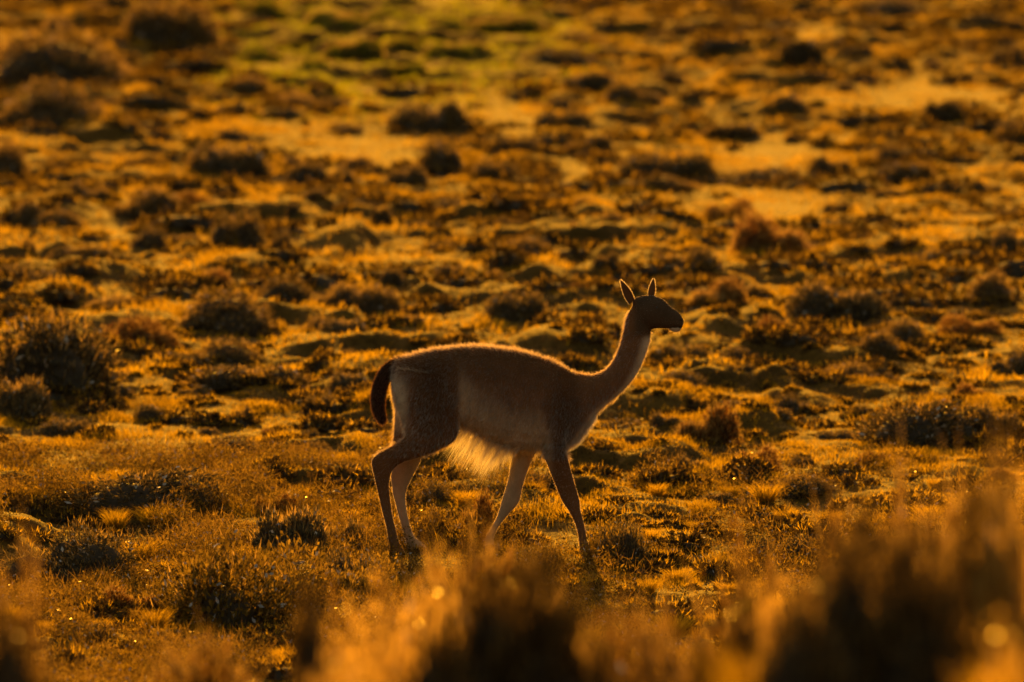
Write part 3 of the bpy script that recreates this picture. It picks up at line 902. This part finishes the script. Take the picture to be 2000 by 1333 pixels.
ms = tmp.modifiers.new('s', 'SMOOTH'); ms.iterations = 7; ms.factor = 0.5
dg = bpy.context.evaluated_depsgraph_get()
body_me = bpy.data.meshes.new_from_object(tmp.evaluated_get(dg))
body_me.name = 'body'
bpy.data.objects.remove(tmp)

CIN = np.array([0.175, 0.088, 0.043]); WHT = np.array([0.62, 0.52, 0.42]); GRY = np.array([0.075, 0.055, 0.04]); PALE = np.array([0.46, 0.36, 0.27])
def lerp(a, b, t): return a + (b - a) * t[:, None]
def coat(P, N=None):
    """guanaco markings, plus darker ovals, by place on the body (in side-view outline units)"""
    X = (P[:, 0] / 0.003 + 1000 - 680) * 2.2214
    Y = ((ZC - P[:, 2]) / 0.003 + 666.5 - 520) * 2.2214
    D = P[:, 1] - AY
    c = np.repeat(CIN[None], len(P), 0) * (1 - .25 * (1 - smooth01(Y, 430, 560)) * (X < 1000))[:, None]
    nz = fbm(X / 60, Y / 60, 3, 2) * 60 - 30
    dk = np.exp(-(((X - 370) / 105) ** 2 + ((Y - 570) / 190) ** 2) ** 2) * (D < 0.02) + np.exp(-(((X - 940) / 75) ** 2 + ((Y - 660) / 190) ** 2) ** 2)  # darker ovals on the near hip and the shoulder
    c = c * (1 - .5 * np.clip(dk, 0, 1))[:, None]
    # pale lower flank between elbow and stifle
    line = np.interp(X, [200, 480, 560, 700, 830, 900], [900, 470, 560, 640, 640, 760])
    t = smooth01(Y + nz, line - 90, line + 90) * smooth01(X, 465, 500) * (1 - smooth01(X, 850, 905))
    c = lerp(c, PALE, t * .78)
    t = smooth01(Y + nz * .6, 730, 800) * smooth01(X, 470, 500) * (1 - smooth01(X, 835, 850)) * (1 - smooth01(Y, 815, 850))
    c = lerp(c, WHT, t)
    # white back of the thigh, inner legs
    t = (1 - smooth01(X + nz * .3, 225, 270)) * smooth01(Y, 440, 520) * (1 - smooth01(Y, 690, 750)) * (X > 185)
    c = lerp(c, WHT * .75, t)
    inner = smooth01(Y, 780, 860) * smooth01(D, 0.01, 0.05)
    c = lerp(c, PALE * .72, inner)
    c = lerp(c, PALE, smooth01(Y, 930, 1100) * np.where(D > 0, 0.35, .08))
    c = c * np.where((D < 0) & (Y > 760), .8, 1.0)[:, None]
    # white throat and chest front
    fr = np.interp(Y, [290, 380, 450, 520, 570, 620, 700, 790], [1322, 1300, 1275, 1230, 1180, 1110, 1050, 985])
    t = smooth01(X, fr - 55, fr - 12) * smooth01(Y, 285, 320) * (1 - smooth01(Y, 800, 830)) * (X > 930)
    c = lerp(c, WHT, t)
    # slate grey head, pale lips
    hd = smooth01(X, 1215, 1265) * (1 - smooth01(Y, 265, 330))
    c = lerp(c, GRY, hd * .92)
    chin = ((X > 1385) & (Y > 268)).astype(float)
    c = lerp(c, WHT * .8, chin)
    return c

vc = np.zeros(len(body_me.vertices) * 3, dtype=np.float32)
body_me.vertices.foreach_get('co', vc); vc = vc.reshape(-1, 3)
# shape the muzzle: mouth groove and nostril
Xh = ((vc[:, 0] / 0.003 + 1000) - 1160) * 6.664
Yh = ((ZC - vc[:, 2]) / 0.003 + 666.5 - 520) * 6.664
mouth = np.exp(-((Yh - (792 + (Xh - 1100) * .05)) / 9) ** 2) * (Xh > 1010) * (Yh > 700) * (Yh < 900)
vc[:, 1] -= (vc[:, 1] - AY) * .35 * mouth
body_me.vertices.foreach_set('co', vc.ravel())
a = body_me.attributes.new('Col', 'FLOAT_COLOR', 'POINT')
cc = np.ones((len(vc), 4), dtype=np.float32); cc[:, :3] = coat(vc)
nos = np.exp(-(((Xh - 1135) / 16) ** 2 + ((Yh - 700) / 12) ** 2)) * (Xh > 1000) + mouth
cc[:, :3] *= (1 - .8 * np.clip(nos, 0, 1))[:, None]
a.data.foreach_set('color', cc.ravel())
body_me.polygons.foreach_set('use_smooth', np.ones(len(body_me.polygons), dtype=bool))
body_me.materials.clear(); body_me.materials.append(M_SKIN)

root = empty('guanaco', (0.0, AY, 0.0))
tag(root, 'backlit brown guanaco walking right with pale belly hair and raised head', 'guanaco')
def child(name, me, parent=None):
    o = bpy.data.objects.new(name, me)
    o.parent = parent or root
    if parent is None: o.matrix_parent_inverse = root.matrix_basis.inverted()
    col.objects.link(o)
    return o
root.matrix_basis  # noqa
def child_fix(o):
    o.matrix_parent_inverse.identity()
    o.location = (-0.0, -AY, -0.0)
    return o
body = child_fix(child('body', body_me))

def tri_sample(me, n, rng, wfun=None):
    me.calc_loop_triangles()
    T = np.zeros(len(me.loop_triangles) * 3, dtype=np.int32); me.loop_triangles.foreach_get('vertices', T); T = T.reshape(-1, 3)
    V = np.zeros(len(me.vertices) * 3, dtype=np.float32); me.vertices.foreach_get('co', V); V = V.reshape(-1, 3)
    A, B, C = V[T[:, 0]], V[T[:, 1]], V[T[:, 2]]
    N = np.cross(B - A, C - A); ar = np.linalg.norm(N, axis=1); N = N / (ar[:, None] + 1e-12)
    wt = ar.copy()
    if wfun is not None: wt *= wfun((A + B + C) / 3)
    k = rng.choice(len(T), n, p=wt / wt.sum())
    r1 = np.sqrt(rng.uniform(0, 1, n)); r2 = rng.uniform(0, 1, n)
    P = A[k] * (1 - r1)[:, None] + B[k] * (r1 * (1 - r2))[:, None] + C[k] * (r1 * r2)[:, None]
    return P, N[k]

def strands(P, D, Ln, W, rng, colors, droop=0.0, tipk=0.8, rim_guard=0.0):
    n = len(P)
    is_rim = rng.uniform(0, 1, n) < rim_guard
    Ln = np.where(is_rim, Ln * 1.35, Ln)
    s = np.cross(D, rng.normal(size=(n, 3))); s /= np.linalg.norm(s, axis=1)[:, None] + 1e-9
    s = s * W[:, None]
    mid = P + D * Ln[:, None] * .5
    D2 = D + np.array([0, 0, -droop])
    tip = mid + D2 * Ln[:, None] * .5
    V = np.stack([P - s, P + s, mid + s * .7, mid - s * .7, tip], 1).reshape(-1, 3)
    b = (np.arange(n) * 5)[:, None]
    F = [b + np.array([[0, 1, 2, 3]]), b + np.array([[3, 2, 4]])]
    C = np.repeat(colors, 5, 0)
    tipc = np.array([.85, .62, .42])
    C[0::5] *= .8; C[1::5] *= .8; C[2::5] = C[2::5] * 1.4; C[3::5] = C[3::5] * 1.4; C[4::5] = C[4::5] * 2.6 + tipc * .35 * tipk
    g5 = np.repeat(is_rim, 5)
    pale = np.array([.88, .70, .50])  # pale colour of the rim hairs, standing in for a backlit edge
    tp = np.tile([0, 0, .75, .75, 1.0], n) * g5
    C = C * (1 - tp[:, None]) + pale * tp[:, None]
    return V, F, np.clip(C, 0, .9)

rng = RS(5)
P, N = tri_sample(body_me, 130000, rng)
Xz = (P[:, 0] / 0.003 + 320) * 2.2214
Yz = ((ZC - P[:, 2]) / 0.003 + 146.5) * 2.2214
ln = np.full(len(P), 0.023)
ln = np.where(Yz > 820, 0.009, ln)                                 # legs
ln = np.where((Xz > 1225) & (Yz < 300), 0.0055, ln)                # head
ln = np.where((Xz > 930) & (Yz > 280) & (Yz < 560), 0.017, ln)     # neck
ln = np.where((Yz > 760) & (Yz < 830) & (Xz > 480) & (Xz < 960), 0.03, ln)
ln *= np.where((np.abs(N[:, 1]) < .45) & (Xz < 1225), 1.12, 1.0)
ln *= rng.uniform(.5, 1.25, len(P)) * (.7 + .6 * fbm(Xz / 9, Yz / 9, 19, 2))
comb = np.tile(np.array([-0.45, 0.0, -1.0]), (len(P), 1))
comb[(Xz > 1225) & (Yz < 300)] = (-1, 0, -.2)
comb -= N * np.sum(comb * N, 1)[:, None]
D = comb * 0.75 + N * 0.55 + rng.normal(0, .18, (len(P), 3))
D /= np.linalg.norm(D, axis=1)[:, None]
V, F, C = strands(P - N * .002, D, ln, rng.uniform(.0007, .0013, len(P)), rng, coat(P) * rng.uniform(.75, 1.35, (len(P), 1)) * (0.45 + 1.05 * smooth01(fbm(Xz / 13, Yz / 26, 15, 3), .3, .7))[:, None], rim_guard=np.where(np.abs(N[:, 1]) < .5, .75, .10))  # pale hairs crowd the outline: bright backlit rim put into hair colour
child_fix(child('wool_coat', bulk('wool_coat', V, F, [M_FUR], colors=C)))

# long hair under the belly
n = 2600
u = rng.uniform(0, 1, n)
bx = 480 + u * 262
by = np.interp(bx, [478, 530, 600, 680, 730, 760], [690, 712, 758, 786, 797, 800]) - 8
P = np.stack([(680 + bx / 2.2214 - 1000) * .003, AY + rng.uniform(-.10, .12, n), ZC + (666.5 - (520 + by / 2.2214)) * .003], 1)
target_len = np.interp(bx, [480, 520, 600, 700, 742], [80, 150, 180, 160, 85]) * K * rng.uniform(.4, 1.1, n) * (.65 + .7 * lattice(bx / 9, bx * 0, 77))
clump = lattice(bx / 14, P[:, 1] * 30, 9) - .5
D = np.stack([-0.62 + clump * .6 + rng.normal(0, .12, n), rng.normal(0, .12, n), np.full(n, -0.9)], 1)
D /= np.linalg.norm(D, axis=1)[:, None]
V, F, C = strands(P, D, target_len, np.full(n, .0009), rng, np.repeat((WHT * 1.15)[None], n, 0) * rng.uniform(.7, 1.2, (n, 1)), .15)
bf = child_fix(child('belly_fringe', bulk('belly_fringe', V, F, [M_FUR], colors=C)))
tag(bf, label='long pale backlit hair hanging under the belly')
# chest hair
n = 5000
u = rng.uniform(0, 1, n)
bx = np.interp(u, [0, .45, .75, 1], [942, 1000, 1040, 1075]); by = np.interp(u, [0, .45, .75, 1], [782, 745, 690, 640])
P = np.stack([(680 + bx / 2.2214 - 1000) * .003 - .006, AY + rng.uniform(-.06, .06, n), ZC + (666.5 - (520 + by / 2.2214)) * .003 + .006], 1)
D = np.stack([rng.normal(.30, .15, n), rng.normal(0, .2, n), np.full(n, -1.0)], 1); D /= np.linalg.norm(D, axis=1)[:, None]
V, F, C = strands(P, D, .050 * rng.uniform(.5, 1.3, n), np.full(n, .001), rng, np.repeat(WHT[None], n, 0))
child_fix(child('chest_fringe', bulk('chest_fringe', V, F, [M_FUR], colors=C)))

# tail
TC = [(250, 427, 28), (213, 430, 28), (171, 456, 28), (141, 508, 29), (128, 570, 28), (130, 625, 24), (143, 665, 17), (151, 684, 6)]
pr = []
for i, (x, y, r) in enumerate(TC):
    x0, y0, _ = TC[max(i - 1, 0)]; x1, y1, _ = TC[min(i + 1, len(TC) - 1)]
    tx, ty = x1 - x0, y1 - y0; l = math.hypot(tx, ty); nx_, ny_ = -ty / l, tx / l
    pr.append((x + nx_ * r, y + ny_ * r, x - nx_ * r, y - ny_ * r, r * .9))
V, F = loft(pr, 0, 14)
tme = bpy.data.meshes.new('tail'); tme.from_pydata(V, [], F)
tcol = np.array([.07, .033, .018])
aa = tme.attributes.new('Col', 'FLOAT_COLOR', 'POINT')
for d_ in aa.data: d_.color = (*tcol, 1)
tme.materials.append(M_SKIN); tme.update()
tail = child_fix(child('tail', tme))
n = 12000
P, N = tri_sample(tme, n, rng)
if np.mean(np.sum(N * (P - P.mean(0)), 1)) < 0: N = -N
comb = np.tile(np.array([-.1, 0, -1.0]), (n, 1)); comb -= N * np.sum(comb * N, 1)[:, None]
D = comb * .8 + N * .5 + rng.normal(0, .2, (n, 3)); D /= np.linalg.norm(D, axis=1)[:, None]
V, F, C = strands(P, D, .022 * rng.uniform(.5, 1.4, n), np.full(n, .001), rng, np.repeat(tcol[None] * 1.2, n, 0), tipk=.12, rim_guard=.0)
o = child('tail_hair', bulk('tail_hair', V, F, [M_TAILHAIR], colors=C), tail)

# ears: cupped leaves with thickness and a pale furry edge
def ear(base, tip, width, y0, ysp, facing):
    b = np.array([hx(base[0]), hz(base[1])]); t = np.array([hx(tip[0]), hz(tip[1])])
    bw = np.array([zx(b[0]), AY + y0, zz(b[1])]); tw = np.array([zx(t[0]), AY + y0 + ysp, zz(t[1])])
    ax = tw - bw; Ln = np.linalg.norm(ax); ax /= Ln
    f = np.array(facing, dtype=float); f -= ax * f.dot(ax); f /= np.linalg.norm(f)
    sd = np.cross(ax, f)
    nv, nu = 14, 10
    W = width * .003 / 6.664 / 2
    rows = []
    for layer in (0, 1):
        for j in range(nv + 1):
            v = j / nv
            wv = W * (0.62 + .38 * math.sin(min(v * 2.6, math.pi / 2))) * (1 - v ** 1.7) ** .8 if v < 1 else W * .03
            bend = -0.10 * Ln * v * v                       # tips curve a little
            for i in range(nu + 1):
                q = -1 + 2 * i / nu
                th = q * 1.25
                p = bw + ax * Ln * v + sd * wv * math.sin(th) / math.sin(1.25) - f * (wv * (math.cos(th) - .3) * (1 - .6 * v)) * 1.0 + f * bend * 0
                if layer: p = p - f * .0035 * (1 - .5 * v)
                rows.append(p)
    V = np.array(rows); n1 = (nv + 1) * (nu + 1)
    F = []
    for L_ in (0, 1):
        for j in range(nv):
            for i in range(nu):
                a_ = L_ * n1 + j * (nu + 1) + i
                q4 = (a_, a_ + 1, a_ + nu + 2, a_ + nu + 1)
                F.append(q4 if L_ == 0 else q4[::-1])
    for j in range(nv):
        for i in (0, nu):
            a_ = j * (nu + 1) + i
            F.append((a_, a_ + nu + 1, a_ + nu + 1 + n1, a_ + n1))
    c = np.repeat((CIN * .9)[None], len(V), 0)
    me = bulk('ear', V, np.array(F), [M_EAR], smooth=True, colors=c)
    e = child_fix(child('ear', me))
    # furry edge
    k = 700
    jj = rng.randint(0, nv, k); side = rng.randint(0, 2, k) * nu
    fr = rng.uniform(0, 1, k)[:, None]
    idx = jj * (nu + 1) + side
    P = V[idx] * (1 - fr) + V[idx + nu + 1] * fr
    D = ax[None] * .8 + np.where(side > 0, 1, -1)[:, None] * sd[None] * .6 + rng.normal(0, .3, (k, 3))
    D /= np.linalg.norm(D, axis=1)[:, None]
    V2, F2, C2 = strands(P, D, .010 * rng.uniform(.4, 1.3, k), np.full(k, .0011), rng, np.repeat(WHT[None], k, 0))
    child('ear_hair', bulk('ear_hair', V2, F2, [M_FUR], colors=C2), e)
ear((505, 470), (348, 168), 165, -0.035, -0.02, (0.55, -0.8, 0.25))
ear((750, 410), (782, 172), 130, 0.035, 0.02, (0.55, 0.75, 0.1))

# two dark toes on each foot
for fx, fy, dy in ((1052, 1262, -.085), (622, 1244, .085), (218, 1262, -.105), (305, 1250, .105)):
    for q in (-1, 1):
        ar_ = [(fx - 34, fy - 16, fx - 34, fy + 1, 9), (fx - 8, fy - 26, fx - 8, fy + 3, 13), (fx + 22, fy - 18, fx + 22, fy + 3, 12), (fx + 44, fy - 6, fx + 44, fy + 2, 6)]
        V, F = loft(ar_, dy + q * .018, 12)
        hm_ = bpy.data.meshes.new('hoof'); hm_.from_pydata(V, [], F); hm_.materials.append(M_CORE); hm_.update()
        for p_ in hm_.polygons: p_.use_smooth = True
        child_fix(child('hoof', hm_))

# eyes
def dark_eye_mat():
    m, n, N, L_ = new_mat('eye')
    out = N.new('ShaderNodeOutputMaterial'); b = N.new('ShaderNodeBsdfPrincipled')
    no = N.new('ShaderNodeTexNoise'); r = ramp(N, [(0.3, (.006, .004, .003)), (.7, (.015, .009, .006))])
    L_.new(no.outputs['Fac'], r.inputs[0]); L_.new(r.outputs[0], b.inputs['Base Color'])
    b.inputs['Roughness'].default_value = .1
    L_.new(b.outputs[0], out.inputs[0]); return m
EM = dark_eye_mat()
import bmesh
for s in (-1, 1):
    bm = bmesh.new()
    bmesh.ops.create_uvsphere(bm, u_segments=16, v_segments=10, radius=.0165)
    me = bpy.data.meshes.new('eye'); bm.to_mesh(me); bm.free()
    for p_ in me.polygons: p_.use_smooth = True
    me.materials.append(EM)
    o = child('eye', me)
    o.matrix_parent_inverse.identity()
    o.location = (zx(hx(815)), s * 0.052, zz(hz(535)))
    o.scale = (1.1, .75, .85)
